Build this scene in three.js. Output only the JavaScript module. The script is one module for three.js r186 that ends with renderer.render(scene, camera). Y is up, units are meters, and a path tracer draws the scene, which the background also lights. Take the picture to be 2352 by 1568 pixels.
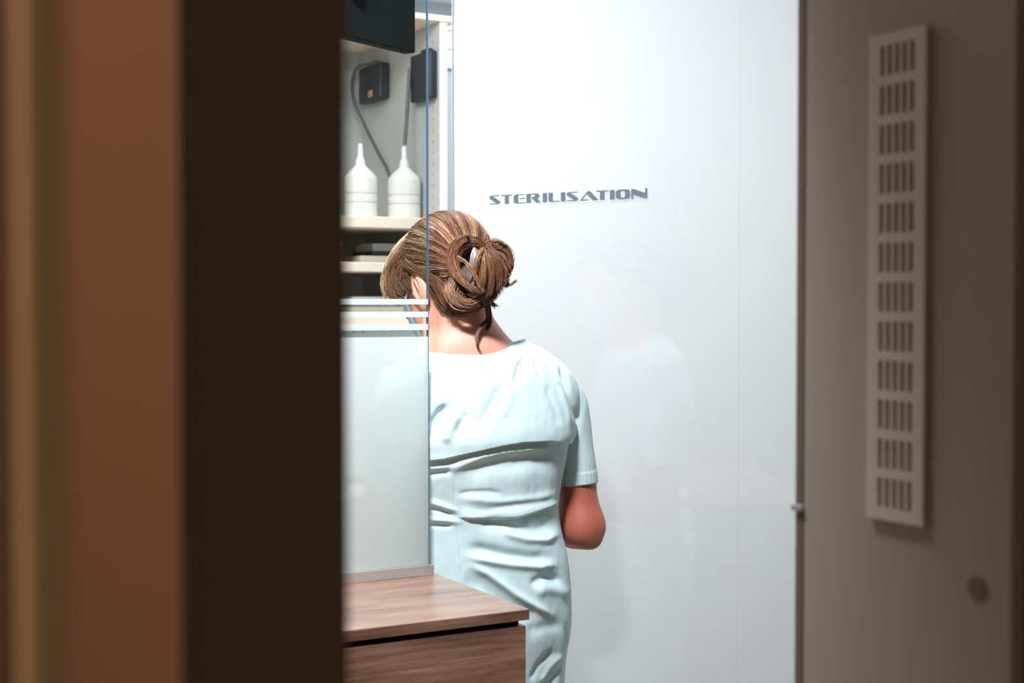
import * as THREE from 'three';
import { RoundedBoxGeometry } from 'three/addons/geometries/RoundedBoxGeometry.js';
import { mergeGeometries } from 'three/addons/utils/BufferGeometryUtils.js';
import { RectAreaLightUniformsLib } from 'three/addons/lights/RectAreaLightUniformsLib.js';
import { createNoise2D, createNoise3D } from 'simplex-noise';

// ------------------------------------------------------------------ camera, light, exposure
RectAreaLightUniformsLib.init();
const scene = new THREE.Scene();
scene.background = new THREE.Color(0x000000);
const EYE = 1.42, YAW = THREE.MathUtils.degToRad(28.9), PITCH = THREE.MathUtils.degToRad(1.473), FOCAL = 3267;
const camera = new THREE.PerspectiveCamera(THREE.MathUtils.radToDeg(2 * Math.atan(784 / FOCAL)), 1.5, 0.05, 30);
camera.position.set(0, EYE, 0);
camera.rotation.order = 'YXZ';
camera.rotation.set(-PITCH, -YAW, 0);
camera.focus = 2.86;
camera.userData.fStop = 3.9;
camera.updateMatrixWorld(true);
const renderer = new THREE.WebGLRenderer({ antialias: true });
renderer.toneMapping = THREE.LinearToneMapping;
renderer.toneMappingExposure = 1.0;
renderer.shadowMap.enabled = true;

const LIGHT = {
  key: { color: 0xfafaff, intensity: 33 },
  panel: { color: 0xf6f8ff, intensity: 22 },
  back: { color: 0xf3f8ff, intensity: 13.2 },
  warm: { color: 0xffc9a2, intensity: 34 },
  hall: { color: 0xffd6a8, intensity: 3.4 },
};

// ------------------------------------------------------------------ helpers
const rng = (() => { let s = 20240611; return () => { s = (s + 0x6d2b79f5) | 0; let t = Math.imul(s ^ (s >>> 15), 1 | s); t = (t + Math.imul(t ^ (t >>> 7), 61 | t)) ^ t; return ((t ^ (t >>> 14)) >>> 0) / 4294967296; }; })();
const rr = (a, b) => a + (b - a) * rng();
const noise2 = createNoise2D(rng), noise3 = createNoise3D(rng);
const V3 = (x, y, z) => new THREE.Vector3(x, y, z);
const clamp = (x, a, b) => Math.min(b, Math.max(a, x));
const sstep = (a, b, x) => { const t = clamp((x - a) / (b - a), 0, 1); return t * t * (3 - 2 * t); };
const CY = Math.cos(YAW), SY = Math.sin(YAW);
const lin = (r, g, b) => new THREE.Color().setRGB(r, g, b);

function add(name, geometry, material, parent = scene) {
  const g = Array.isArray(geometry) ? mergeGeometries(geometry.map((x) => (x.index ? x.toNonIndexed() : x))) : geometry;
  const m = new THREE.Mesh(g, material);
  m.name = name; m.castShadow = true; m.receiveShadow = true;
  parent.add(m);
  return m;
}
function group(name, x = 0, y = 0, z = 0, turn = 0) {
  const g = new THREE.Group();
  g.name = name; g.position.set(x, y, z); g.rotation.y = turn; scene.add(g);
  return g;
}
function tag(o, label, category, grp) { o.userData.label = label; if (category) o.userData.category = category; if (grp) o.userData.group = grp; return o; }
function structure(o, label) { o.userData.kind = 'structure'; if (label) o.userData.label = label; return o; }
// a box between two corners, with uv in metres
function box(x0, y0, z0, x1, y1, z1, round = 0) {
  const w = Math.abs(x1 - x0), h = Math.abs(y1 - y0), d = Math.abs(z1 - z0);
  const g = round > 0 ? new RoundedBoxGeometry(w, h, d, 3, Math.min(round, w / 2.01, h / 2.01, d / 2.01)) : new THREE.BoxGeometry(w, h, d);
  g.translate((x0 + x1) / 2, (y0 + y1) / 2, (z0 + z1) / 2);
  metricUv(g);
  return g;
}
function metricUv(g) {
  const p = g.attributes.position, n = g.attributes.normal, uv = new Float32Array(p.count * 2);
  for (let i = 0; i < p.count; i++) {
    const ax = Math.abs(n.getX(i)), ay = Math.abs(n.getY(i)), az = Math.abs(n.getZ(i));
    if (ay >= ax && ay >= az) { uv[2 * i] = p.getX(i); uv[2 * i + 1] = p.getZ(i); }
    else if (ax >= az) { uv[2 * i] = p.getZ(i); uv[2 * i + 1] = p.getY(i); }
    else { uv[2 * i] = p.getX(i); uv[2 * i + 1] = p.getY(i); }
  }
  g.setAttribute('uv', new THREE.BufferAttribute(uv, 2));
}
function tube(points, radius, seg = 40, sides = 8, closed = false) {
  return new THREE.TubeGeometry(new THREE.CatmullRomCurve3(points, closed), seg, radius, sides, closed);
}
function lathe(profile, seg = 40) { return new THREE.LatheGeometry(profile.map(([r, y]) => new THREE.Vector2(r, y)), seg); }

// procedural textures: speckle / brushed wood grain
function texture(size, fn, srgb = true) {
  const d = new Uint8Array(size * size * 4);
  for (let j = 0; j < size; j++) for (let i = 0; i < size; i++) {
    const c = fn(i / size, j / size);
    for (let k = 0; k < 3; k++) d[(j * size + i) * 4 + k] = clamp(Math.round(c[k] * 255), 0, 255);
    d[(j * size + i) * 4 + 3] = 255;
  }
  const t = new THREE.DataTexture(d, size, size);
  t.wrapS = t.wrapT = THREE.RepeatWrapping; t.magFilter = THREE.LinearFilter; t.minFilter = THREE.LinearMipmapLinearFilter; t.generateMipmaps = true;
  if (srgb) t.colorSpace = THREE.SRGBColorSpace;
  t.needsUpdate = true;
  return t;
}
// periodic noise in u,v on the unit tile
function tile(u, v, fu, fv, z = 0) {
  const a = u * Math.PI * 2, b = v * Math.PI * 2, ru = fu / (2 * Math.PI), rv = fv / (2 * Math.PI);
  return 0.5 * (noise3(Math.cos(a) * ru + z, Math.sin(a) * ru + 7 * z, Math.cos(b) * rv + 3.1 * z) + noise3(Math.sin(b) * rv + 11 + z, Math.cos(a) * ru - z, Math.sin(a) * ru + 5));
}
const woodTex = texture(1024, (u, v) => {
  const grain = 0.6 * tile(u, v, 3, 90, 1.7) + 0.4 * tile(u, v, 7, 220, 4.2), broad = tile(u, v, 2, 14, 9.1), pore = tile(u, v, 26, 420, 2.3);
  const k = 0.46 + 0.34 * grain + 0.22 * broad - 0.25 * Math.max(0, pore - 0.2);
  const a = [0.35, 0.235, 0.185], b = [0.83, 0.65, 0.545];
  return [0, 1, 2].map((i) => a[i] + (b[i] - a[i]) * clamp(k, 0, 1));
});
woodTex.repeat.set(1.6, 1.6);
const paintBump = texture(256, (u, v) => { const k = 0.5 + 0.3 * tile(u, v, 30, 30, 3) + 0.2 * tile(u, v, 70, 70, 8); return [k, k, k]; }, false);
paintBump.repeat.set(5, 5);
const clothBump = texture(512, (u, v) => {
  const k = 0.5 + 0.22 * Math.sin((u + v) * Math.PI * 2 * 64) + 0.14 * Math.sin((u - v) * Math.PI * 2 * 64) + 0.3 * tile(u, v, 40, 40, 2);
  return [k, k, k];
}, false);
clothBump.repeat.set(9, 9);
const floorTex = texture(512, (u, v) => { const k = 0.72 + 0.05 * tile(u, v, 8, 8, 5) + 0.06 * tile(u, v, 60, 60, 6); return [k, k * 0.96, k * 0.9]; });

const std = (color, roughness = 0.6, extra = {}) => new THREE.MeshPhysicalMaterial({ color, roughness, ...extra });
const M = {
  brownPaint: std(lin(0.235, 0.145, 0.108), 0.6, { bumpMap: paintBump, bumpScale: 0.0002 }),
  tanEdge: std(lin(0.80, 0.66, 0.44), 0.45),
  endShade: std(lin(0.20, 0.172, 0.152), 0.6),  // colour carries the shade of the partition end
  postShade: std(lin(0.05, 0.035, 0.026), 0.6),  // side of the post, its shadow put into a dark colour
  taupe: std(lin(0.52, 0.485, 0.40), 0.55, { bumpMap: paintBump, bumpScale: 0.00015 }),
  taupeEdge: std(lin(0.24, 0.18, 0.14), 0.6),
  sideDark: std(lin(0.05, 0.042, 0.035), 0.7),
  grille: std(lin(0.88, 0.83, 0.75), 0.5),
  slotShade: std(lin(0.014, 0.014, 0.012), 0.9, { specularIntensity: 0.3 }),
  black: std(lin(0.008, 0.009, 0.010), 0.6, { specularIntensity: 0.4 }),
  lock: std(lin(0.24, 0.215, 0.18), 0.5),
  whiteWall: std(lin(0.78, 0.80, 0.80), 0.85, { bumpMap: paintBump, bumpScale: 0.0002 }),
  greyWall: std(lin(0.33, 0.36, 0.41), 0.85, { bumpMap: paintBump, bumpScale: 0.0002 }),
  corridor: std(lin(0.16, 0.13, 0.105), 0.8),
  ceiling: std(lin(0.8, 0.81, 0.81), 0.9),
  floor: std(0xffffff, 0.5, { map: floorTex }),
  wood: std(0xffffff, 0.34, { map: woodTex, clearcoat: 1.0, clearcoatRoughness: 0.3, ior: 1.6 }),
  gap: std(lin(0.01, 0.01, 0.01), 0.9),
  doorGlass: std(lin(0.965, 0.975, 0.975), 0, { transmission: 1, thickness: 0, ior: 1.5 }),
  screenGlass: std(lin(0.93, 0.97, 0.96), 0, { transmission: 1, thickness: 0, ior: 1.45, specularIntensity: 0.5 }),
  glassEdge: std(lin(0.10, 0.19, 0.29), 0.2, { transmission: 0.4, thickness: 0 }),
  doorEdge: std(lin(0.30, 0.39, 0.39), 0.3),
  film: std(lin(0.76, 0.83, 0.82), 0.92, { transmission: 0.72, thickness: 0, side: THREE.DoubleSide }),
  doorFilm: std(lin(0.905, 0.925, 0.925), 1.0, { transmission: 0.88, thickness: 0, side: THREE.DoubleSide }),
  rail: std(lin(0.62, 0.62, 0.62), 0.35, { metalness: 0.6 }),
  letter: std(lin(0.072, 0.092, 0.115), 0.7),
  laminate: std(lin(0.47, 0.49, 0.48), 0.5),
  laminateEdge: std(lin(0.93, 0.78, 0.64), 0.5),
  darkBack: std(lin(0.03, 0.036, 0.037), 0.6),
  pin: std(lin(0.35, 0.33, 0.32), 0.6),
  plastic: std(lin(0.80, 0.79, 0.74), 0.28),
  plasticNeck: std(lin(0.76, 0.81, 0.80), 0.3),
  band: std(lin(0.62, 0.64, 0.63), 0.35),
  blackBox: std(lin(0.018, 0.024, 0.032), 0.45),
  cable: std(lin(0.10, 0.11, 0.105), 0.5),
  brass: std(lin(0.75, 0.5, 0.3), 0.3, { metalness: 0.7 }),
  greyBox: std(lin(0.46, 0.49, 0.48), 0.5),
  bar: std(lin(0.22, 0.15, 0.11), 0.6),
  beige: std(lin(0.48, 0.44, 0.37), 0.6),
  amber: std(lin(0.10, 0.055, 0.025), 0.15),
  whitePaper: std(lin(0.75, 0.74, 0.72), 0.8),
  monitor: std(lin(0.004, 0.006, 0.006), 0.7, { specularIntensity: 0.25 }),
  fixture: std(lin(0.8, 0.8, 0.8), 0.4),
};
const glow = (hex, k) => new THREE.MeshStandardMaterial({ color: 0x000000, emissive: hex, emissiveIntensity: k });

// ------------------------------------------------------------------ the rooms
const H = 2.5;
structure(add('floor', box(-1.7, -0.1, -4.75, 2.8, 0, 1.7), M.floor));
structure(add('ceiling', box(-1.7, H, -4.75, 2.8, H + 0.1, 1.7), M.ceiling));
structure(add('wall_back', box(-1.7, 0, -4.75, 2.8, H, -4.6), M.greyWall));
structure(add('wall_right', box(2.7, 0, -4.6, 2.8, H, 1.6), M.whiteWall));
structure(add('wall_left', box(-1.7, 0, -4.6, -1.6, H, 1.6), M.corridor));
structure(add('wall_front', box(-1.7, 0, 1.6, 2.8, H, 1.7), M.corridor));
// the partition whose brown end stands in front of the lens
structure(add('wall_partition', box(0.198, 0, -4.6, 0.286, H, -0.7, 0.003), M.brownPaint), 'brown painted partition wall ending close to the viewer');
// the wall behind the tall cabinets, which carries the pivot of the glass door
structure(add('wall_side', [box(1.66, 0, -1.24, 2.7, H, -1.14), box(1.99, 0, -2.30, 2.07, H, -1.24)], M.sideDark));

// added, shade-toned end trim of the partition, and the narrow tan-edged frame post at the far left
structure(add('added_trim_1', box(0.1965, 0, -0.706, 0.2875, H, -0.6995, 0.0015), M.endShade), 'added end trim of the brown partition wall, shade put into its colour');
{
  const d = structure(group('trim_2', 0.095, 0, -0.5), 'slim tan-edged frame post beside the brown wall');
  add('post', box(-0.0065, 0, -0.06, 0.0065, H, -0.012), M.postShade, d);
  add('edge_strip', box(-0.0085, 0, -0.012, 0.0085, H, 0, 0.005), M.tanEdge, d);
}

// ------------------------------------------------------------------ tall cabinet with the ventilation grille
{
  const c = tag(group('tall_cabinet', 1.05, 0, -1.1), 'taupe tall cabinet with a long slotted ventilation grille', 'cabinet');
  // local: x into the cabinet, z as the room's
  add('side_panel', box(0.002, 0.0, -0.142, 0.60, 2.45, -0.130), M.sideDark, c);
  add('front_edge', box(0.0, 0.0, -0.142, 0.0018, 2.45, -0.130), M.taupeEdge, c);
  add('side_panel', box(0.30, 0.0, 0.175, 0.60, 2.45, 0.187), M.black, c);
  add('back_panel', box(0.585, 0.0, -0.13, 0.60, 2.45, 0.175), M.black, c);
  add('top_panel', box(0.0, 2.45, -0.142, 0.60, 2.47, 0.187), M.taupeEdge, c);
  const door = add('cabinet_door', box(0.0, 0.1, -0.1285, 0.02, 2.445, 0.166, 0.002), M.taupe, c);
  add('plinth', box(0.03, 0.0, -0.13, 0.05, 0.1, 0.175), M.black, c);
  // grille: a slotted plate standing proud of the door
  const gw = 0.080, gh = 0.500, s = new THREE.Shape([[0, 0], [gw, 0], [gw, gh], [0, gh]].map(([a, b]) => new THREE.Vector2(a, b)));
  for (let r = 0; r < 12; r++) for (let k = 0; k < 5; k++) {
    const x = 0.0192 + k * 0.0105, y = 0.0125 + r * 0.0404, w = 0.0066, h = 0.0312, q = w / 2;
    const hole = new THREE.Path();
    hole.moveTo(x - q, y + q * 0.6); hole.lineTo(x - q, y + h - q * 0.6); hole.quadraticCurveTo(x - q, y + h, x, y + h); hole.quadraticCurveTo(x + q, y + h, x + q, y + h - q * 0.6);
    hole.lineTo(x + q, y + q * 0.6); hole.quadraticCurveTo(x + q, y, x, y); hole.quadraticCurveTo(x - q, y, x - q, y + q * 0.6);
    s.holes.push(hole);
  }
  const gg = new THREE.ExtrudeGeometry(s, { depth: 0.0045, bevelEnabled: false, curveSegments: 4 });
  // plate drawn in (z, y), thickness towards -x
  gg.applyMatrix4(new THREE.Matrix4().makeBasis(V3(0, 0, 1), V3(0, 1, 0), V3(-1, 0, 0)));
  gg.translate(-0.0015, 1.198, -0.0225);
  const grille = add('ventilation_grille', gg, M.grille, c);
  grille.userData.label = 'pale slotted ventilation grille';
  add('slot_shade', box(-0.0014, 1.205, -0.0165, -0.0002, 1.691, 0.0515), M.slotShade, grille);  // dark sheet stands in for the unlit cavity behind the slots
  const lock = add('lock', new THREE.CylinderGeometry(0.011, 0.011, 0.002, 32).rotateZ(Math.PI / 2).translate(-0.0006, 1.148, 0.124), M.lock, c);
  lock.userData.label = 'round dark lock';
  add('latch', box(-0.0035, 1.189, -0.1465, 0.004, 1.196, -0.128, 0.001), M.laminate, c).userData.label = 'small pale latch plate';
}
{
  const c = tag(group('tall_cabinet_001', 1.05, 0, -0.6), 'neighbouring tall cabinet beyond a black gap at the right edge', 'cabinet');
  add('side_panel', box(0.30, 0, -0.311, 0.6, 2.45, -0.298), M.black, c);
  add('body', box(0.021, 0, -0.298, 0.6, 2.45, 0.30), M.black, c);
  add('cabinet_door', box(0, 0.1, -0.311, 0.02, 2.445, 0.3, 0.002), M.taupe, c);
}

// ------------------------------------------------------------------ wooden counter and the glass screen on it
{
  const c = tag(group('wooden_counter', 0.75, 0, -2.294), 'brown wood-grain counter with a thin overhanging worktop', 'counter');
  const X0 = 0.288 - 0.75, X1 = 1.1965 - 0.75, Z0 = -2.484 + 2.294, Z1 = -2.105 + 2.294;
  add('worktop', box(X0, 0.8815, Z0, X1, 0.9, Z1, 0.0012), M.wood, c);
  add('recess_strip', box(X0, 0.872, Z0 + 0.01, X1 - 0.014, 0.8815, Z1 - 0.014), M.gap, c);
  add('front_panel', box(X0, 0.06, Z1 - 0.022, X1 - 0.0055, 0.8715, Z1 - 0.003, 0.0012), M.wood, c);
  add('side_panel', box(X1 - 0.0245, 0.06, Z0 + 0.004, X1 - 0.0055, 0.8715, Z1 - 0.0225, 0.0012), M.wood, c);
  add('back_panel', box(X0, 0.06, Z0 + 0.004, X1 - 0.025, 0.8715, Z0 + 0.02), M.wood, c);
  add('plinth', box(X0, 0, Z0 + 0.03, X1 - 0.04, 0.06, Z1 - 0.04), M.gap, c);
}
{
  const g = tag(group('glass_screen', 0.75, 0.9, -2.471), 'clear glass screen with frosted stripes standing on the wooden counter', 'glass screen');
  const X0 = 0.288 - 0.75, X1 = 1.1795 - 0.75;
  add('pane', box(X0, 0.012, -0.004, X1 - 0.0015, 1.58, 0.004), M.screenGlass, g);
  add('polished_edge', box(X1 - 0.0014, 0.012, -0.004, X1, 1.58, 0.004), M.glassEdge, g).userData.label = 'blue tinted polished glass edge';
  const bands = [[1.4312, 1.4208], [1.4073, 1.3964], [1.3837, 1.3719]];
  const sheet = (y1, y0) => { const p = new THREE.PlaneGeometry(X1 - 0.0016 - X0, y1 - y0); p.translate((X0 + X1 - 0.0016) / 2, (y0 + y1) / 2 - 0.9, 0.0044); return p; };
  for (const [a, b] of bands) add('frosted_stripe', sheet(a, b), M.film, g);
  add('frosted_field', sheet(1.3592, 0.9205), M.film, g);
  // U-profile rail
  const r = [box(X0, 0, 0.0045, X1 + 0.0075, 0.020, 0.0095, 0.0008), box(X0, 0, -0.0095, X1 + 0.0075, 0.020, -0.0045, 0.0008), box(X0, 0, -0.0045, X1 + 0.0075, 0.010, 0.0045)];
  add('base_rail', r, M.rail, g).userData.label = 'brushed metal base rail';
}

// ------------------------------------------------------------------ the frosted glass door with its lettering
// local frame: x along the leaf from the free edge, z towards the viewer
const DOOR = { x: 1.518, z: -3.039, turn: -Math.atan2(0.860, 0.511), w: 0.875 };
const doorS = (px) => {   // distance along the leaf seen at a horizontal picture position
  const k = (px - 1176) / FOCAL, dx = SY + k * CY, dz = -CY + k * SY, ax = Math.cos(DOOR.turn), az = -Math.sin(DOOR.turn);
  return (DOOR.z * dx - DOOR.x * dz) / (ax * dz - az * dx);
};
{
  const d = structure(group('door_2', DOOR.x, 0, DOOR.z, DOOR.turn), 'frosted glass door lettered STERILISATION');
  const joint = doorS(1697);
  add('glass_leaf', box(0, 0.01, -0.004, joint - 0.0003, 2.42, 0.004, 0), M.doorGlass, d);
  add('side_pane', box(joint + 0.0003, 0.01, -0.004, DOOR.w, 2.42, 0.004, 0), M.doorGlass, d);
  const sheet = (a, b) => { const p = new THREE.PlaneGeometry(b - a, 2.41); p.translate((a + b) / 2, 1.215, -0.0046); return p; };
  add('frosted_film', sheet(0.0, joint), M.doorFilm, d);
  add('frosted_film', sheet(joint, DOOR.w), M.doorFilm, d);
  add('polished_edge', box(-0.0012, 0.01, -0.004, -0.0002, 2.42, 0.004), M.doorEdge, d);
  for (const y of [0.12, 2.2]) add('hinge', box(DOOR.w - 0.06, y, -0.012, DOOR.w + 0.02, y + 0.1, 0.012, 0.003), M.rail, d);

  // each letter: outline in (x, height); x runs on the scale of the lettering, height 0..1
  const letters = [];
  const S = (x0, w) => {
    const f = (a, b) => [x0 + a * w, b], p = [];
    const bez = (A, B, C, n = 8) => { for (let i = 0; i <= n; i++) { const t = i / n; p.push([0, 1].map((k) => (1 - t) * (1 - t) * A[k] + 2 * t * (1 - t) * B[k] + t * t * C[k])); } };
    p.push(f(0.93, 1)); bez(f(0.36, 1), f(0.0, 0.99), f(0.0, 0.78)); bez(f(0.0, 0.78), f(0.0, 0.64), f(0.2, 0.5));
    p.push(f(0.6, 0.16)); bez(f(0.6, 0.16), f(0.64, 0.115), f(0.5, 0.115)); p.push(f(0.04, 0.115)); p.push(f(0.04, 0));
    bez(f(0.6, 0), f(1.0, 0.01), f(1.0, 0.2)); bez(f(1.0, 0.2), f(1.0, 0.34), f(0.82, 0.47));
    p.push(f(0.4, 0.83)); bez(f(0.4, 0.83), f(0.36, 0.89), f(0.46, 0.885)); p.push(f(0.93, 0.885));
    letters.push([p]);
  };
  const poly = (...rings) => letters.push(rings);
  const rect = (a, b, c, d2) => [[a, c], [b, c], [b, d2], [a, d2]];
  const arc = (cx, cy, rx, ry, a0, a1, n = 7) => Array.from({ length: n + 1 }, (_, i) => { const t = a0 + (a1 - a0) * i / n, e = (v) => Math.sign(v) * Math.abs(v) ** 0.72; return [cx + rx * e(Math.cos(t)), cy + ry * e(Math.sin(t))]; });
  const Q = Math.PI / 2;
  const T = (a, b, s0, s1) => poly([[a, 1], [a, 0.87], [s0, 0.87], [s0, 0], [s1, 0], [s1, 0.87], [b, 0.87], [b, 1]]);
  S(147, 140);
  T(298, 443, 345, 398);
  // E: rounded left side, three bars
  poly([[608, 1], ...arc(520, 0.72, 60, 0.28, Q, 2 * Q), ...arc(520, 0.28, 60, 0.28, 2 * Q, 3 * Q), [608, 0], [608, 0.1], [545, 0.1], ...arc(545, 0.24, 26, 0.14, 3 * Q, 2 * Q), ...arc(545, 0.76, 26, 0.14, 2 * Q, Q), [608, 0.9]], null);
  letters[letters.length - 1] = [letters[letters.length - 1][0]];
  letters[letters.length - 1].extra = [rect(536, 608, 0.47, 0.58)];
  // R
  poly([[622, 1], [622, 0], [680, 0], [680, 0.88], [712, 0.88], ...arc(712, 0.77, 22, 0.11, Q, -Q), [690, 0.62], [690, 0.52], [752, 0], [806, 0], [764, 0.46], ...arc(742, 0.72, 47, 0.28, -0.6, Q)]);
  poly(rect(832, 888, 0, 1));
  poly([[906, 1], ...arc(950, 0.26, 44, 0.26, 2 * Q, 3 * Q), [1050, 0], [1050, 0.12], [992, 0.12], ...arc(984, 0.26, 22, 0.14, 3 * Q, 2 * Q), [962, 1]]);
  poly(rect(1064, 1122, 0, 1));
  S(1138, 148);
  // A without its right foot bar
  poly([[1304, 0.0], [1400, 0.93], ...arc(1420, 0.9, 20, 0.1, 2 * Q, Q), ...arc(1424, 0.9, 20, 0.1, Q, 0.4), [1548, 0], [1475, 0], [1398, 0.68], [1342, 0.125], [1422, 0.125], [1422, 0.0]]);
  T(1518, 1678, 1565, 1625);
  poly(rect(1692, 1754, 0, 1));
  poly([...arc(1850, 0.6, 84, 0.42, 2 * Q, Q), ...arc(1870, 0.6, 84, 0.42, Q, 0), ...arc(1870, 0.4, 84, 0.42, 0, -Q), ...arc(1850, 0.4, 84, 0.42, 3 * Q, 2 * Q)], [...arc(1858, 0.6, 28, 0.24, 2 * Q, Q), ...arc(1858, 0.6, 28, 0.24, Q, 0), ...arc(1858, 0.4, 28, 0.24, 0, -Q), ...arc(1858, 0.4, 28, 0.24, 3 * Q, 2 * Q)]);
  poly([[1966, 1], [2000, 1], [2146, 0.55], [2146, 1.03], [2172, 1.03], [2172, 0], [2134, 0], [1992, 0.42], [1992, 0], [1966, 0]]);
  const LH = 0.0212, LY = 1.6545, place = ([x, y]) => new THREE.Vector2(doorS(1100 + x / 5.6), LY + y * LH);
  for (const rings of letters) {
    const s = new THREE.Shape(rings[0].map(place));
    if (rings[1]) s.holes.push(new THREE.Path(rings[1].map(place)));
    const shapes = [s, ...(rings.extra || []).map((r) => new THREE.Shape(r.map(place)))];
    const g = new THREE.ExtrudeGeometry(shapes, { depth: 0.0004, bevelEnabled: false });
    g.translate(0, 0, 0.00405);
    add('letter', g, M.letter, d);
  }
}

// ------------------------------------------------------------------ shelving cabinet beyond the screen
const CX = 1.81, CF = -3.71, CB = -4.29;   // inner face of the right side, front, back
{
  const c = tag(group('storage_cabinet', 1.2, 0, -4.0), 'open pale storage cabinet with shelves behind the glass screen', 'cabinet');
  const X = (v) => v - 1.2, Z = (v) => v + 4.0;
  add('side_panel', box(X(CX), 0, Z(CB), X(CX + 0.022), 2.236, Z(CF)), M.laminate, c);
  add('side_panel', box(X(0.60), 0, Z(CB), X(0.622), 2.236, Z(CF)), M.laminate, c);
  add('front_edge', box(X(CX - 0.0005), 0, Z(CF), X(CX + 0.0225), 2.236, Z(CF + 0.002)), M.laminateEdge, c);
  add('back_panel', box(X(0.622), 0, Z(CB), X(CX), 2.236, Z(CB + 0.01)), M.laminate, c);
  add('top_panel', box(X(0.60), 2.236, Z(CB), X(CX + 0.06), 2.253, Z(CF + 0.01), 0.002), M.laminateEdge, c);
  for (const [y, th] of [[1.673, 0.033], [1.542, 0.028], [1.388, 0.03], [0.9, 0.03]])
    add('shelf', box(X(0.623), y - th, Z(CB + 0.011), X(CX - 0.0045), y, Z(-3.76), 0.003), M.laminateEdge, c);
  add('lower_front', box(X(0.623), 0.93, Z(-3.80), X(CX - 0.005), 1.357, Z(-3.785)), M.laminate, c);
  const holes = [];
  for (let k = 0; k < 18; k++) holes.push(new THREE.CylinderGeometry(0.004, 0.004, 0.002, 14).rotateZ(Math.PI / 2).translate(X(CX - 0.0004), 1.64 + k * 0.032, Z(-3.752)));
  const h = add('pin_holes', holes, M.pin, c); h.userData.kind = 'stuff';
  const dots = [];
  for (const [x, y] of [[1.66, 1.348], [1.69, 1.348], [1.72, 1.348], [1.585, 1.350], [1.572, 1.343], [1.6, 1.343]]) dots.push(new THREE.CylinderGeometry(0.0045, 0.0045, 0.002, 14).rotateX(Math.PI / 2).translate(X(x), y, Z(-3.784)));
  const dd = add('vent_holes', dots, M.pin, c); dd.userData.kind = 'stuff';
}
// funnel-topped bottles on the upper shelf
function bottle(name, x, z, label) {
  const b = tag(group(name, x, 1.6735, z), label, 'bottle', 'white funnel-topped bottles on the upper shelf');
  add('body', lathe([[0, 0], [0.046, 0], [0.0485, 0.003], [0.0485, 0.040], [0.047, 0.042], [0.047, 0.045], [0.0485, 0.047], [0.0485, 0.066], [0.047, 0.068], [0.047, 0.071], [0.0485, 0.073], [0.0485, 0.112], [0.046, 0.120], [0.036, 0.132], [0.024, 0.143], [0.015, 0.152], [0.013, 0.156], [0, 0.156]]), M.plastic, b);
  add('nozzle', lathe([[0.0145, 0.152], [0.0135, 0.166], [0.0100, 0.174], [0.0085, 0.178], [0.0075, 0.206], [0.0065, 0.214], [0, 0.215]], 28), M.plasticNeck, b);
  for (const y of [0.0435, 0.0695]) add('ring', new THREE.TorusGeometry(0.0474, 0.0013, 8, 48).rotateX(Math.PI / 2).translate(0, y, 0), M.band, b);
  return b;
}
bottle('funnel_bottle', 1.618, -3.842, 'white funnel-topped bottle nearer the dark wall on the upper shelf');
bottle('funnel_bottle_001', 1.757, -3.842, 'white funnel-topped bottle beside the glass edge with a cable above it');
// black supply boxes fixed to the cabinet side, with their cables
{
  const b = tag(group('power_box', CX - 0.020, 1.99, -4.14), 'black power box with a looping cable above the bottles', 'power box', 'black power boxes on the cabinet side');
  add('housing', box(-0.018, 0.0685, -0.085, 0.018, 0.181, 0.082, 0.008), M.blackBox, b);
  add('label_spot', box(-0.0192, 0.080, -0.004, -0.0178, 0.100, 0.026, 0.0005), M.brass, b);
  add('clip', box(-0.012, 0.177, -0.02, 0.012, 0.193, 0.03, 0.004), M.cable, b);
  const pts = [[-0.01, 0.186, 0.0], [-0.032, 0.18, -0.06], [-0.052, 0.13, -0.055], [-0.054, 0.07, -0.03], [-0.046, -0.01, 0.03], [-0.036, -0.10, 0.11], [-0.028, -0.17, 0.173], [-0.022, -0.24, 0.195]].map((a) => V3(...a));
  add('cable', tube(pts, 0.0054, 60, 10), M.cable, b);
}
{
  const b = tag(group('power_box_001', CX - 0.0145, 2.0, -3.79), 'black power box half behind the glass edge', 'power box', 'black power boxes on the cabinet side');
  add('housing', box(-0.013, 0.018, -0.066, 0.013, 0.156, 0.068, 0.006), M.blackBox, b);
  add('clip', box(-0.009, 0.152, 0.0, 0.009, 0.164, 0.05, 0.003), M.blackBox, b);
  const pts = [[-0.016, 0.12, -0.060], [-0.022, 0.05, -0.058], [-0.028, -0.03, -0.056], [-0.036, -0.106, -0.052]].map((a) => V3(...a));
  add('cable', tube(pts, 0.0056, 40, 10), M.cable, b);
}
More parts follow.
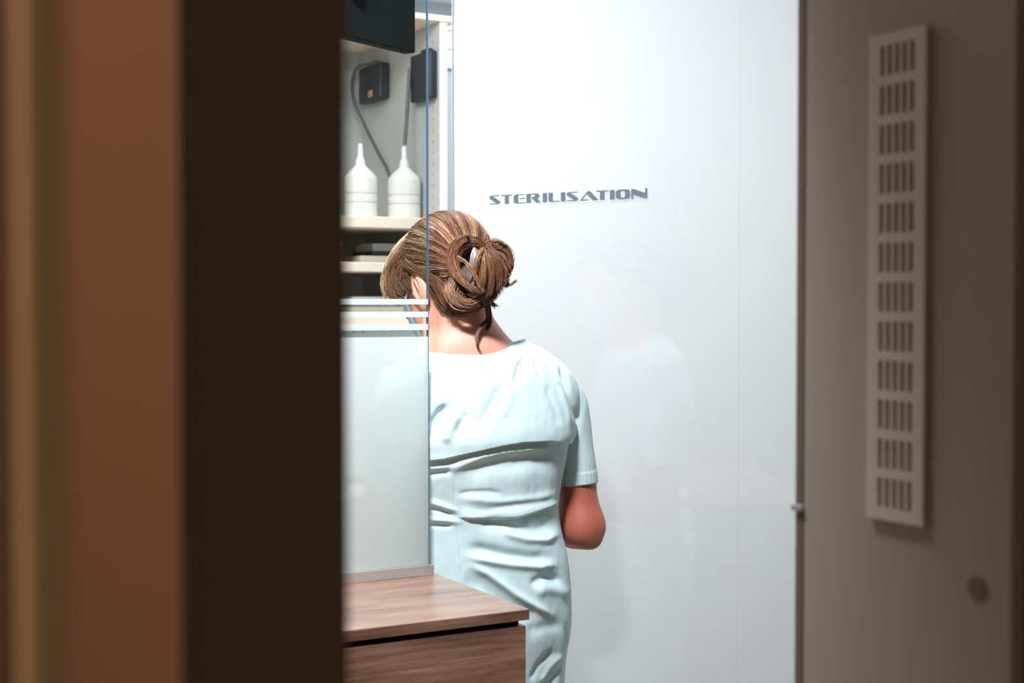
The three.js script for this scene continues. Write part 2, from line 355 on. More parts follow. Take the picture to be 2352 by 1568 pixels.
// things on the lower shelves
{
  tag(add('white_box', box(1.664, 1.577, -3.99, 1.79, 1.601, -3.86, 0.003), M.greyBox), 'flat pale grey box in the dark shelf compartment', 'box');
  tag(add('instrument_tray', box(1.60, 1.5425, -3.99, 1.80, 1.562, -3.80, 0.004), M.beige), 'low beige tray lying on the middle shelf', 'tray');
  tag(add('document_case', box(1.655, 1.5625, -4.0, 1.80, 1.5765, -3.85, 0.004), M.darkBack), 'dark flat case under the pale grey box', 'case');
  const j = tag(group('glass_jar', 1.545, 1.5425, -3.86), 'small dark brown jar at the left end of the middle shelf', 'jar');
  add('body', lathe([[0, 0], [0.026, 0], [0.028, 0.003], [0.028, 0.035], [0.02, 0.044], [0.018, 0.05], [0, 0.05]]), M.amber, j);
  add('lid', lathe([[0, 0.05], [0.02, 0.05], [0.021, 0.052], [0.021, 0.062], [0.02, 0.064], [0, 0.064]]), M.brass, j);
  const a = tag(group('sealing_machine', 1.70, 1.3885, -3.90), 'low beige appliance with a rounded grey lid on the lowest visible shelf', 'appliance');
  add('base', box(-0.13, 0, -0.1, 0.10, 0.026, 0.10, 0.004), M.beige, a);
  add('lid', box(-0.13, 0.0265, -0.1, 0.10, 0.056, 0.10, 0.012), M.greyBox, a);
}

// ------------------------------------------------------------------ monitor on a ceiling pole behind the screen
{
  const at = (u, t) => [u * CY + t * SY, u * SY - t * CY], [x, z] = at(-0.202, 3.0);
  const dirx = 0.55 * CY + 0.835 * SY, dirz = 0.55 * SY - 0.835 * CY;
  const m = tag(group('monitor', x, 1.948, z, Math.atan2(-dirz, dirx)), 'black monitor hanging behind the top of the glass screen', 'monitor');
  add('housing', box(-0.46, 0, -0.03, 0, 0.30, 0, 0.004), M.monitor, m);
  add('screen', box(-0.45, 0.012, -0.0312, -0.01, 0.29, -0.0302), M.black, m);
  add('mount', box(-0.27, 0.11, 0.001, -0.19, 0.19, 0.02, 0.003), M.black, m);
  add('pole', new THREE.CylinderGeometry(0.014, 0.014, 0.46, 20).translate(-0.23, 0.32, 0.034), M.black, m);
}

// ------------------------------------------------------------------ lit window on the far wall
{
  const w = structure(group('window_1', 2.30, 2.30, -4.598), 'narrow bright window with glazing bars');
  add('window_frame', [box(-0.045, -0.035, 0, 0.34, -0.022, 0.02), box(-0.045, 0.124, 0, 0.34, 0.14, 0.02), box(-0.045, -0.022, 0, -0.036, 0.124, 0.02), box(0.315, -0.022, 0, 0.34, 0.124, 0.02)], M.laminate, w);
  add('glazing_bar', box(-0.036, 0.0295, 0, 0.315, 0.0365, 0.016), M.bar, w);
  add('glazing_bar', box(-0.036, 0.097, 0, 0.315, 0.104, 0.016), M.bar, w);
  const pane = glow(0xfff8ee, 3.0);
  for (const [a, b] of [[-0.022, 0.031], [0.036, 0.0985], [0.1035, 0.124]]) add('pane', box(-0.036, a, 0.002, 0.315, b, 0.006), pane, w);
  const l = new THREE.RectAreaLight(0xfff8ee, 3.0, 0.35, 0.146); l.position.set(2.44, 2.35, -4.57); l.rotation.y = Math.PI; l.name = 'window_light'; scene.add(l);
}

// ------------------------------------------------------------------ lamps
function panelLight(name, x, z, w, d, spec, label) {
  const p = tag(group(name, x, H, z), label, 'ceiling light');
  add('frame', [box(-w / 2 - 0.02, -0.015, -d / 2 - 0.02, w / 2 + 0.02, -0.0005, -d / 2), box(-w / 2 - 0.02, -0.015, d / 2, w / 2 + 0.02, -0.0005, d / 2 + 0.02), box(-w / 2 - 0.02, -0.015, -d / 2, -w / 2, -0.0005, d / 2), box(w / 2, -0.015, -d / 2, w / 2 + 0.02, -0.0005, d / 2)], M.fixture, p);
  add('diffuser', box(-w / 2, -0.010, -d / 2, w / 2, -0.001, d / 2), glow(spec.color, 1.0), p);
  const l = new THREE.RectAreaLight(spec.color, spec.intensity, w, d);
  l.position.set(x, H - 0.02, z); l.rotation.x = -Math.PI / 2; l.name = name + '_light'; scene.add(l);
}
panelLight('ceiling_panel', 0.95, -3.05, 0.9, 0.5, LIGHT.panel, 'ceiling light panel over the sterilisation room');
panelLight('ceiling_panel_001', 2.38, -3.75, 0.5, 0.9, LIGHT.back, 'added unseen ceiling panel that backlights the frosted door');  // unseen lamp, added to light the door film from behind
panelLight('corridor_panel', -0.75, -0.85, 0.5, 0.4, LIGHT.warm, 'warm ceiling light panel in the left corridor');
panelLight('corridor_panel_001', -0.4, 0.9, 0.5, 0.5, LIGHT.hall, 'added dim warm fill panel behind the viewer');  // unseen lamp, added as general fill for the near surfaces
{
  const x = 0.68, z = -1.70, d = tag(group('downlight', x, H, z), 'round recessed downlight in front of the counter', 'ceiling light');
  add('trim_ring', new THREE.TorusGeometry(0.122, 0.009, 10, 48).rotateX(Math.PI / 2).translate(0, -0.006, 0), M.fixture, d);
  add('lens', new THREE.CylinderGeometry(0.112, 0.112, 0.006, 40).translate(0, -0.0035, 0), glow(LIGHT.key.color, 1.5), d);
  const s = new THREE.SpotLight(LIGHT.key.color, LIGHT.key.intensity, 0, 1.12, 1.0, 2);
  s.position.set(x, H - 0.012, z); s.target.position.set(1.36, 1.15, -2.56); s.castShadow = true; s.shadow.radius = 5.5; s.name = 'downlight_lamp';
  scene.add(s, s.target);
}

// ------------------------------------------------------------------ the person
// person frame: x to the viewer's right, y up, z towards the viewer; base on the floor
const PU = -0.05, PT = 2.9;
function L(px, py, t) {   // picture position at a depth -> person frame
  const v = (py - 784) / FOCAL, fwd = Math.cos(PITCH) - v * Math.sin(PITCH), up = -Math.sin(PITCH) - v * Math.cos(PITCH);
  return V3((px - 1176) / FOCAL / fwd * t - PU, EYE + up / fwd * t, PT - t);
}
function toPicture(p) {
  const t = PT - p.z, u = p.x + PU, a = (p.y - EYE) / t, tanp = Math.tan(PITCH), v = (-a - tanp) / (1 - a * tanp);
  const fwd = Math.cos(PITCH) - v * Math.sin(PITCH);
  return [1176 + FOCAL * u / t * fwd, 784 + FOCAL * v];
}
const person = tag(group('person', PU * CY + PT * SY, 0, PU * SY - PT * CY, -YAW), 'person in a pale mint work dress and face mask, seen from behind with pinned-up hair', 'person');

// --- signed distance helpers and surface nets
const cap = (p, a, b, ra, rb) => {
  const bx = b.x - a.x, by = b.y - a.y, bz = b.z - a.z, px = p.x - a.x, py = p.y - a.y, pz = p.z - a.z;
  const h = clamp((px * bx + py * by + pz * bz) / (bx * bx + by * by + bz * bz), 0, 1);
  return Math.hypot(px - bx * h, py - by * h, pz - bz * h) - (ra + (rb - ra) * h);
};
const ell = (x, y, z, cx, cy, cz, rx, ry, rz) => {
  const a = (x - cx) / rx, b = (y - cy) / ry, c = (z - cz) / rz, k0 = Math.hypot(a, b, c), k1 = Math.hypot(a / rx, b / ry, c / rz);
  return k1 > 1e-9 ? k0 * (k0 - 1) / k1 : -Math.min(rx, ry, rz);
};
const smin = (a, b, k) => { const h = clamp(0.5 + 0.5 * (b - a) / k, 0, 1); return b + (a - b) * h - k * h * (1 - h); };
const smax = (a, b, k) => -smin(-a, -b, k);
function nets(f, lo, hi, cell) {
  const n = [0, 1, 2].map((i) => Math.ceil((hi[i] - lo[i]) / cell) + 1), [nx, ny, nz] = n, val = new Float32Array(nx * ny * nz), p = V3(0, 0, 0);
  let q = 0;
  for (let k = 0; k < nz; k++) for (let j = 0; j < ny; j++) for (let i = 0; i < nx; i++) val[q++] = f(p.set(lo[0] + i * cell, lo[1] + j * cell, lo[2] + k * cell));
  const id = (i, j, k) => i + nx * (j + ny * k), vert = new Int32Array(nx * ny * nz).fill(-1), pos = [], idx = [];
  for (let k = 0; k < nz - 1; k++) for (let j = 0; j < ny - 1; j++) for (let i = 0; i < nx - 1; i++) {
    let sx = 0, sy = 0, sz = 0, c = 0;
    const e = (a, b, ax, i0, j0, k0) => {
      const va = val[a], vb = val[b];
      if ((va < 0) === (vb < 0)) return;
      const t = va / (va - vb);
      sx += i0 + (ax === 0 ? t : 0); sy += j0 + (ax === 1 ? t : 0); sz += k0 + (ax === 2 ? t : 0); c++;
    };
    for (let a = 0; a < 2; a++) for (let b = 0; b < 2; b++) {
      e(id(i, j + a, k + b), id(i + 1, j + a, k + b), 0, 0, a, b);
      e(id(i + a, j, k + b), id(i + a, j + 1, k + b), 1, a, 0, b);
      e(id(i + a, j + b, k), id(i + a, j + b, k + 1), 2, a, b, 0);
    }
    if (c) { vert[id(i, j, k)] = pos.length / 3; pos.push(lo[0] + (i + sx / c) * cell, lo[1] + (j + sy / c) * cell, lo[2] + (k + sz / c) * cell); }
  }
  const quad = (a, b, c, d, flip) => { if (a < 0 || b < 0 || c < 0 || d < 0) return; flip ? idx.push(a, c, b, a, d, c) : idx.push(a, b, c, a, c, d); };
  for (let k = 1; k < nz - 1; k++) for (let j = 1; j < ny - 1; j++) for (let i = 1; i < nx - 1; i++) {
    const a = val[id(i, j, k)] < 0;
    if (a !== (val[id(i + 1, j, k)] < 0)) quad(vert[id(i, j - 1, k - 1)], vert[id(i, j, k - 1)], vert[id(i, j, k)], vert[id(i, j - 1, k)], !a);
    if (a !== (val[id(i, j + 1, k)] < 0)) quad(vert[id(i - 1, j, k - 1)], vert[id(i - 1, j, k)], vert[id(i, j, k)], vert[id(i, j, k - 1)], !a);
    if (a !== (val[id(i, j, k + 1)] < 0)) quad(vert[id(i - 1, j - 1, k)], vert[id(i, j - 1, k)], vert[id(i, j, k)], vert[id(i - 1, j, k)], !a);
  }
  const g = new THREE.BufferGeometry(), P = new Float32Array(pos), N = new Float32Array(pos.length), e = cell * 0.5;
  for (let i = 0; i < P.length; i += 3) {
    const x = P[i], y = P[i + 1], z = P[i + 2];
    const gx = f(p.set(x + e, y, z)) - f(p.set(x - e, y, z)), gy = f(p.set(x, y + e, z)) - f(p.set(x, y - e, z)), gz = f(p.set(x, y, z + e)) - f(p.set(x, y, z - e)), l = Math.hypot(gx, gy, gz) || 1;
    N[i] = gx / l; N[i + 1] = gy / l; N[i + 2] = gz / l;
  }
  g.setAttribute('position', new THREE.BufferAttribute(P, 3)); g.setAttribute('normal', new THREE.BufferAttribute(N, 3)); g.setIndex(idx);
  return g;
}

// --- head frame
const headRot = new THREE.Matrix4().makeRotationFromEuler(new THREE.Euler(THREE.MathUtils.degToRad(-24), THREE.MathUtils.degToRad(42), THREE.MathUtils.degToRad(3), 'YXZ'));
const earLocal = V3(-0.076, -0.008, 0.012), earAt = L(964, 669, 2.865);
const headAt = earAt.clone().sub(earLocal.clone().applyMatrix4(headRot));
const headM = headRot.clone().setPosition(headAt), headInv = headM.clone().invert();
const hp = (x, y, z) => V3(x, y, z).applyMatrix4(headM);
const tmp = V3(0, 0, 0);
function headSdf(p) {
  const h = tmp.copy(p).applyMatrix4(headInv), ax = Math.abs(h.x);
  let d = ell(h.x, h.y, h.z, 0, 0.03, 0.012, 0.074, 0.088, 0.096);
  d = smin(d, ell(h.x, h.y, h.z, 0, -0.03, -0.03, 0.062, 0.075, 0.066), 0.03);
  d = smin(d, ell(h.x, h.y, h.z, 0, -0.098, -0.070, 0.024, 0.020, 0.022), 0.04);            // chin
  d = smin(d, ell(ax, h.y, h.z, 0.048, -0.058, -0.018, 0.017, 0.026, 0.030), 0.03);        // jaw
  d = smin(d, ell(ax, h.y, h.z, 0.042, -0.018, -0.070, 0.016, 0.015, 0.015), 0.02);        // cheekbone
  d = smin(d, ell(h.x, h.y, h.z, 0, -0.030, -0.103, 0.011, 0.020, 0.014), 0.015);          // nose
  d = smin(d, ell(h.x, h.y, h.z, 0, -0.066, -0.090, 0.022, 0.010, 0.010), 0.012);          // lips
  d = smax(d, -ell(ax, h.y, h.z, 0.031, 0.006, -0.098, 0.014, 0.009, 0.010), 0.012);       // eye sockets
  d = smin(d, ell(ax, h.y, h.z, 0.031, 0.005, -0.082, 0.011, 0.010, 0.011), 0.003);        // eyeballs
  return d;
}
// --- body joints
const J = {
  neckTop: L(1062, 690, 2.895), neckLow: L(1072, 812, 2.90), trapR: L(1118, 812, 2.90), shR: L(1284, 916, 2.985), trapL: L(1020, 815, 2.88), shL: L(905, 905, 2.86),
  midR: L(1329, 1100, 3.0), midL: L(880, 1090, 2.90), innerA: L(1318, 1128, 3.02), innerB: L(1318, 1212, 3.035), tipA: L(1362, 1243, 2.985), elR: L(1339, 1208, 3.0), wrR: L(1236, 1192, 3.185), elL: L(872, 1205, 2.93), wrL: L(1010, 1170, 3.16),
};
const chest = L(1120, 960, 2.915), waist = L(1090, 1180, 2.92), pelvis = L(1090, 1380, 2.93);
const hipR = pelvis.clone().add(V3(0.085, -0.06, -0.01)), hipL = pelvis.clone().add(V3(-0.085, -0.06, 0.01));
const kneeR = V3(hipR.x - 0.01, 0.46, hipR.z - 0.02), kneeL = V3(hipL.x + 0.01, 0.46, hipL.z - 0.02), ankR = V3(kneeR.x, 0.085, kneeR.z + 0.04), ankL = V3(kneeL.x - 0.01, 0.085, kneeL.z + 0.04);
function bodySdf(p) {
  let d = cap(p, J.neckTop, J.neckLow, 0.055, 0.066);
  d = smin(d, cap(p, J.trapR, J.shR, 0.052, 0.038), 0.035);
  d = smin(d, cap(p, J.trapL, J.shL, 0.052, 0.046), 0.035);
  d = smin(d, cap(p, chest, waist, 0.085, 0.08), 0.05);
  d = smin(d, cap(p, J.neckLow, chest, 0.06, 0.085), 0.04);
  d = smin(d, cap(p, waist, pelvis, 0.08, 0.095), 0.05);
  for (const [s, e, w] of [[J.shR, J.elR, J.wrR], [J.shL, J.elL, J.wrL]]) {
    const m = s === J.shR ? J.midR : J.midL;
    d = smin(d, cap(p, s, m, 0.033, 0.0325), 0.03);
    d = smin(d, cap(p, m, e, 0.0325, 0.0435), 0.02);
    d = smin(d, cap(p, e, w, 0.0435, 0.027), 0.022);
  }
  d = smin(d, cap(p, J.innerA, J.innerB, 0.032, 0.042), 0.02);
  d = smin(d, cap(p, J.tipA, J.elR, 0.012, 0.02), 0.02);
  d = smin(d, headSdf(p), 0.022);
  return d;
}
const legSdf = (p) => {
  let d = cap(p, waist, pelvis, 0.08, 0.095);
  for (const [h, k, a] of [[hipR, kneeR, ankR], [hipL, kneeL, ankL]]) {
    d = smin(d, cap(p, h, k, 0.078, 0.052), 0.05);
    d = smin(d, cap(p, k, a, 0.052, 0.034), 0.03);
    d = smin(d, cap(p, V3(k.x, 0.33, k.z + 0.02), V3(k.x, 0.25, k.z + 0.025), 0.05, 0.042), 0.04);
  }
  return d;
};
// hand: palm and five bent fingers, built in the hand's own frame (x across the palm, y out of the back, z along the fingers)
function handGeo(wrist, forward, palmDown, thumbSide) {
  const z = forward.clone().normalize(), y = palmDown.clone().negate().addScaledVector(z, palmDown.dot(z)).normalize(), x = V3(0, 0, 0).crossVectors(y, z);
  const m = new THREE.Matrix4().makeBasis(x, y, z).setPosition(wrist), inv = m.clone().invert(), q = V3(0, 0, 0), s = thumbSide;
  const F = [];
  const lens = [[0.040, 0.024, 0.020], [0.045, 0.028, 0.021], [0.041, 0.026, 0.020], [0.032, 0.019, 0.018]];
  lens.forEach((l, i) => {
    let a = V3(s * (0.030 - i * 0.0205), 0, 0.082 - Math.abs(i - 1) * 0.004), ang = 0.35;
    for (let k = 0; k < 3; k++) { const b = a.clone().add(V3(0, -Math.sin(ang) * l[k], Math.cos(ang) * l[k])); F.push([a, b, 0.0092 - k * 0.0007 - (i === 3 ? 0.0012 : 0), 0.0085 - k * 0.0008 - (i === 3 ? 0.0012 : 0)]); a = b; ang += 0.5; }
  });
  let a = V3(s * 0.022, -0.006, 0.018);
  for (const [b, r] of [[V3(s * 0.052, -0.018, 0.046), 0.0125], [V3(s * 0.058, -0.030, 0.076), 0.010], [V3(s * 0.052, -0.040, 0.098), 0.0088]]) { F.push([a, b, r + 0.001, r]); a = b; }
  const f = (p) => {
    q.copy(p).applyMatrix4(inv);
    let d = ell(q.x, q.y, q.z, 0, 0, 0.046, 0.043, 0.0145, 0.052);
    d = smin(d, cap(q, V3(0, 0, -0.02), V3(0, 0, 0.03), 0.025, 0.024), 0.02);
    for (const [A, B, ra, rb] of F) d = smin(d, cap(q, A, B, ra, rb), 0.004);
    return d;
  };
  const c = wrist.clone().addScaledVector(z, 0.07), R = 0.13;
  return nets(f, [c.x - R, c.y - R, c.z - R], [c.x + R, c.y + R, c.z + R], 0.0035);
}
function earGeo(side) {
  const f0 = (x, y, z) => {   // x out of the head (positive), y up, z to the back
    const k = 1.2; x /= k; y /= k; z /= k;
    const r = ell(x, y, z, 0.006, 0.0, 0.004, 0.010, 0.033, 0.0185);
    let d = smax(r, -ell(x, y, z, 0.018, 0.004, 0.002, 0.010, 0.022, 0.0105), 0.004);
    d = smin(d, ell(x, y, z, 0.006, -0.028, -0.002, 0.006, 0.010, 0.008), 0.006);
    d = smin(d, ell(x, y, z, 0.008, -0.004, -0.011, 0.005, 0.007, 0.004), 0.003);
    d = smin(d, cap({ x, y, z }, { x: 0.011, y: 0.016, z: 0.003 }, { x: 0.0115, y: -0.012, z: 0.010 }, 0.0026, 0.0026), 0.003);
    return d * k;
  };
  const flare = 0.10, c = Math.cos(flare), s = Math.sin(flare), inv = headInv;
  const f = (p) => {
    const h = tmp.copy(p).applyMatrix4(inv), lx = (h.x - side * 0.0705) * side, ly = h.y + 0.004, lz = h.z - 0.012;
    return f0(lx * c - lz * s + 0.002, ly, lx * s + lz * c) ;
  };
  const e = hp(side * 0.076, -0.004, 0.012), R = 0.06;
  return nets(f, [e.x - R, e.y - R, e.z - R], [e.x + R, e.y + R, e.z + R], 0.0016);
}
function paintSkin(g) {
  const p = g.attributes.position, c = new Float32Array(p.count * 3);
  for (let i = 0; i < p.count; i++) {
    const x = p.getX(i), y = p.getY(i), z = p.getZ(i);
    const n = 0.5 * noise3(x * 22, y * 22, z * 22) + 0.3 * noise3(x * 60, y * 60, z * 60), k = 0.5 + 0.5 * n;
    const q = tmp.set(x, y, z), arm = Math.min(cap(q, J.shR, J.elR, 0.075, 0.075), cap(q, J.elR, J.wrR, 0.08, 0.08), cap(q, J.shL, J.elL, 0.075, 0.075), cap(q, J.elL, J.wrL, 0.08, 0.08)) < 0 ? 1 : 0;   // arms: tanned, redder skin than the neck, also darkened to offset fill light
    c[3 * i] = 0.66 - 0.27 * arm + 0.04 * k; c[3 * i + 1] = 0.30 - 0.20 * arm + (0.05 - 0.02 * arm) * k; c[3 * i + 2] = 0.215 - 0.15 * arm + (0.04 - 0.02 * arm) * k;
  }
  g.setAttribute('color', new THREE.BufferAttribute(c, 3));
  return g;
}
M.skin = std(0xffffff, 0.48, { vertexColors: true, sheen: 0.15, sheenColor: lin(0.9, 0.5, 0.4) });
{
  const parts = [
    nets(bodySdf, [-0.36, 0.84, -0.46], [0.34, 1.66, 0.17], 0.0058),
    nets(legSdf, [-0.28, 0.03, -0.25], [0.24, 1.02, 0.2], 0.011),
    handGeo(J.wrR, V3(-1, -0.05, -0.25), V3(0.1, -1, 0), -1),
    handGeo(J.wrL, J.wrL.clone().sub(J.elL), V3(-0.2, -1, 0), 1),
    earGeo(-1), earGeo(1),
  ];
  add('body', paintSkin(mergeGeometries(parts.map((g) => g.toNonIndexed()))), M.skin, person);
  M.shoe = std(lin(0.7, 0.72, 0.72), 0.5);
  for (const a of [ankR, ankL]) {
    const f = (p) => { const x = p.x - a.x, y = p.y, z = p.z - a.z; let d = ell(x, y, z, 0, 0.045, -0.05, 0.046, 0.05, 0.135); d = smin(d, cap({ x, y, z }, { x: 0, y: 0.06, z: 0.01 }, { x: 0, y: 0.1, z: 0.01 }, 0.042, 0.04), 0.03); d = smax(d, -(y - 0.002), 0.004); return smax(d, y - 0.1, 0.004); };
    add('shoe', nets(f, [a.x - 0.08, -0.01, a.z - 0.22], [a.x + 0.08, 0.14, a.z + 0.12], 0.008), M.shoe, person);
  }
}

// --- dress: rings of the garment, then folds pressed into the cloth
const interp = (tab, x, c) => {   // smooth curve through the rows of a table
  const n = tab.length;
  if (x <= tab[0][0]) return tab[0][c];
  if (x >= tab[n - 1][0]) return tab[n - 1][c];
  let i = 0; while (x > tab[i + 1][0]) i++;
  const sl = (k) => (k <= 0 ? (tab[1][c] - tab[0][c]) / (tab[1][0] - tab[0][0]) : k >= n - 1 ? (tab[n - 1][c] - tab[n - 2][c]) / (tab[n - 1][0] - tab[n - 2][0]) : (tab[k + 1][c] - tab[k - 1][c]) / (tab[k + 1][0] - tab[k - 1][0]));
  const h = tab[i + 1][0] - tab[i][0], t = (x - tab[i][0]) / h, t2 = t * t, t3 = t2 * t;
  return (2 * t3 - 3 * t2 + 1) * tab[i][c] + (t3 - 2 * t2 + t) * h * sl(i) + (3 * t2 - 2 * t3) * tab[i + 1][c] + (t3 - t2) * h * sl(i + 1);
};
//   py    right  left  depth of back  half depth  turn
const RING = [
  [786, 1203, 1000, 2.855, 0.070, 0.20], [800, 1238, 962, 2.838, 0.078, 0.22], [820, 1270, 928, 2.820, 0.088, 0.26], [845, 1300, 898, 2.806, 0.098, 0.30], [870, 1321, 874, 2.797, 0.105, 0.32],
  [905, 1334, 856, 2.787, 0.112, 0.34], [950, 1333, 850, 2.780, 0.118, 0.34], [1005, 1325, 852, 2.777, 0.120, 0.34], [1030, 1310, 856, 2.779, 0.118, 0.33], [1060, 1303, 860, 2.780, 0.118, 0.32],
  [1100, 1294, 868, 2.783, 0.116, 0.30], [1150, 1284, 876, 2.789, 0.115, 0.27], [1190, 1283, 878, 2.792, 0.115, 0.25], [1240, 1291, 874, 2.791, 0.118, 0.22], [1290, 1302, 868, 2.788, 0.124, 0.20],
  [1370, 1310, 862, 2.782, 0.132, 0.18], [1450, 1311, 860, 2.784, 0.136, 0.16], [1568, 1297, 864, 2.792, 0.132, 0.16], [1700, 1290, 872, 2.80, 0.128, 0.15], [1860, 1284, 880, 2.805, 0.122, 0.15],
];
// fold lines on the back of the dress: points, width, height (m), kind; 'step' overhangs below its line
const FOLDS = [
  { p: [[940, 1062], [975, 1056], [1015, 1053], [1050, 1044], [1105, 1030], [1153, 1020], [1201, 1013], [1253, 1010], [1290, 1012], [1335, 1020]], w: 3.5, up: 62, a: 0.012, k: 'step' },
  { p: [[1010, 1085], [1035, 1076], [1070, 1062], [1105, 1050], [1153, 1038], [1220, 1030], [1290, 1024]], w: 11, a: 0.0075 },
  { p: [[1060, 1092], [1120, 1070], [1200, 1062], [1280, 1052]], w: 20, a: -0.006 },
  { p: [[960, 1093], [1000, 1086], [1045, 1082]], w: 7, a: -0.004 },
  { p: [[960, 1076], [1000, 1074], [1035, 1070]], w: 7, a: 0.004 },
  { p: [[1044, 1136], [1080, 1130], [1120, 1128], [1160, 1135]], w: 6, a: -0.0025 },
  { p: [[1044, 1147], [1090, 1147], [1150, 1152], [1230, 1145], [1290, 1128]], w: 9, a: 0.0035 },
  { p: [[1060, 1165], [1110, 1172], [1180, 1160], [1250, 1150], [1290, 1142]], w: 9, a: -0.003 },
  { p: [[1046, 1187], [1100, 1189], [1150, 1190], [1190, 1186], [1235, 1172], [1290, 1150]], w: 3.5, up: 22, a: 0.007, k: 'step' },
  { p: [[930, 1144], [975, 1150], [1005, 1158], [1060, 1178]], w: 7, a: 0.005 },
  { p: [[930, 1158], [975, 1163], [1010, 1171], [1050, 1182]], w: 6, a: -0.004 },
  { p: [[930, 1188], [975, 1191], [1010, 1194], [1070, 1200]], w: 7, a: 0.004 },
  { p: [[930, 1202], [975, 1204], [1010, 1206], [1045, 1208]], w: 6, a: -0.004 },
  { p: [[1085, 1200], [1140, 1202], [1180, 1212], [1230, 1215], [1290, 1196]], w: 17, a: -0.008 },
  { p: [[1145, 1210], [1175, 1228], [1210, 1238], [1253, 1240], [1290, 1221]], w: 9, a: 0.007 },
  { p: [[1066, 1253], [1110, 1262], [1161, 1274], [1220, 1281], [1275, 1280]], w: 13, a: -0.009 },
  { p: [[1060, 1272], [1100, 1284], [1175, 1296], [1240, 1301], [1272, 1297], [1286, 1280]], w: 10, a: 0.008 },
  { p: [[1222, 1352], [1232, 1335], [1250, 1326], [1275, 1330], [1296, 1334]], w: 11, a: -0.007 },
  { p: [[1225, 1368], [1250, 1352], [1290, 1358], [1310, 1372]], w: 13, a: 0.005 },
  { p: [[1068, 1290], [1120, 1318], [1188, 1368], [1240, 1398], [1282, 1420]], w: 9, a: 0.008 },
  { p: [[1060, 1318], [1110, 1348], [1180, 1402], [1240, 1430]], w: 18, a: -0.006 },
  { p: [[1205, 1450], [1250, 1440], [1300, 1432]], w: 14, a: -0.004 },
  { p: [[1215, 1568], [1240, 1525], [1275, 1490]], w: 8, a: -0.005 },
  { p: [[1240, 1572], [1262, 1535], [1290, 1500]], w: 7, a: 0.005 },
  { p: [[1260, 1580], [1282, 1540], [1296, 1510]], w: 5, a: -0.004 },
  { p: [[1296, 1420], [1300, 1480], [1294, 1560]], w: 3, a: -0.003 },
  { p: [[1034, 926], [1012, 945], [998, 967], [985, 993], [975, 1020]], w: 9, a: -0.013 },
  { p: [[1052, 945], [1030, 985], [1018, 1020]], w: 13, a: 0.006 },
  { p: [[1075, 945], [1058, 975], [1045, 1000]], w: 9, a: -0.0035 },
  { p: [[1212, 815], [1194, 838], [1187, 865], [1188, 890]], w: 7, a: -0.0045 },
  { p: [[1226, 812], [1231, 840], [1246, 868]], w: 4, a: -0.003 },
  { p: [[1150, 880], [1138, 915], [1118, 950], [1098, 985]], w: 14, a: -0.0045 },
  { p: [[1180, 880], [1165, 925], [1150, 965]], w: 12, a: 0.003 },
  { p: [[1233, 810], [1264, 840], [1284, 872], [1298, 905]], w: 5, a: -0.004 },
  { p: [[1283, 838], [1296, 868], [1307, 905], [1320, 945], [1330, 985]], w: 4.5, a: -0.010 },
  { p: [[1270, 850], [1286, 885], [1297, 930], [1308, 985]], w: 6, a: 0.004 },
  { p: [[1255, 880], [1268, 930], [1280, 980]], w: 7, a: -0.0025 },
  { p: [[1121, 862], [1127, 856], [1133, 855]], w: 5, a: -0.002 },
  
  { p: [[1046, 1083], [1044, 1120], [1044, 1160], [1049, 1200], [1056, 1250], [1061, 1300], [1064, 1345]], w: 1.6, a: -0.0016 },
  { p: [[1000, 799], [1050, 806], [1100, 808], [1150, 802], [1200, 790], [1212, 782]], w: 2.2, a: -0.0016 },
];
function foldAt(x, y) {
  let s = 0;
  for (const f of FOLDS) {
    if (!f.box) { const xs = f.p.map((q) => q[0]), ys = f.p.map((q) => q[1]), m = 3 * Math.max(f.w, f.up || 0); f.box = [Math.min(...xs) - m, Math.max(...xs) + m, Math.min(...ys) - m, Math.max(...ys) + m]; f.len = f.p.slice(1).reduce((a, q, i) => a + Math.hypot(q[0] - f.p[i][0], q[1] - f.p[i][1]), 0); }
    const b = f.box;
    if (x < b[0] || x > b[1] || y < b[2] || y > b[3]) continue;
    let best = 1e9, sd = 0, along = 0, run = 0, over = 0;
    for (let i = 1; i < f.p.length; i++) {
      const [ax, ay] = f.p[i - 1], dx = f.p[i][0] - ax, dy = f.p[i][1] - ay, l = Math.hypot(dx, dy), raw = ((x - ax) * dx + (y - ay) * dy) / (l * l), t = clamp(raw, 0, 1);
      const ex = x - ax - dx * t, ey = y - ay - dy * t, d = Math.hypot(ex, ey);
      if (d < best) { best = d; sd = Math.sign(dx * (y - ay) - dy * (x - ax)) * d; along = run + t * l; over = Math.max(0, i === f.p.length - 1 ? (raw - 1) * l : 0, i === 1 ? -raw * l : 0); }
      run += l;
    }
    const end = Math.min(1, Math.min(along, f.len - along) / (0.22 * f.len) ), fade = sstep(0, 1, end) * Math.exp(-((over / (2 * f.w)) ** 2));
    if (f.k === 'step') { if (over > 0) continue; s += sstep(0, 1, end * 1.6) * f.a * (sd < 0 ? Math.exp(-((sd / f.up) ** 2)) : Math.max(0, 1 - sd / f.w)); }
    else s += fade * f.a * Math.exp(-((best / f.w) ** 2));
  }
  return s;
}
M.cloth = std(lin(0.575, 0.755, 0.775), 0.85, { bumpMap: clothBump, bumpScale: 0.00012, sheen: 0.25, sheenColor: lin(0.8, 0.9, 0.92), sheenRoughness: 0.6, side: THREE.DoubleSide });
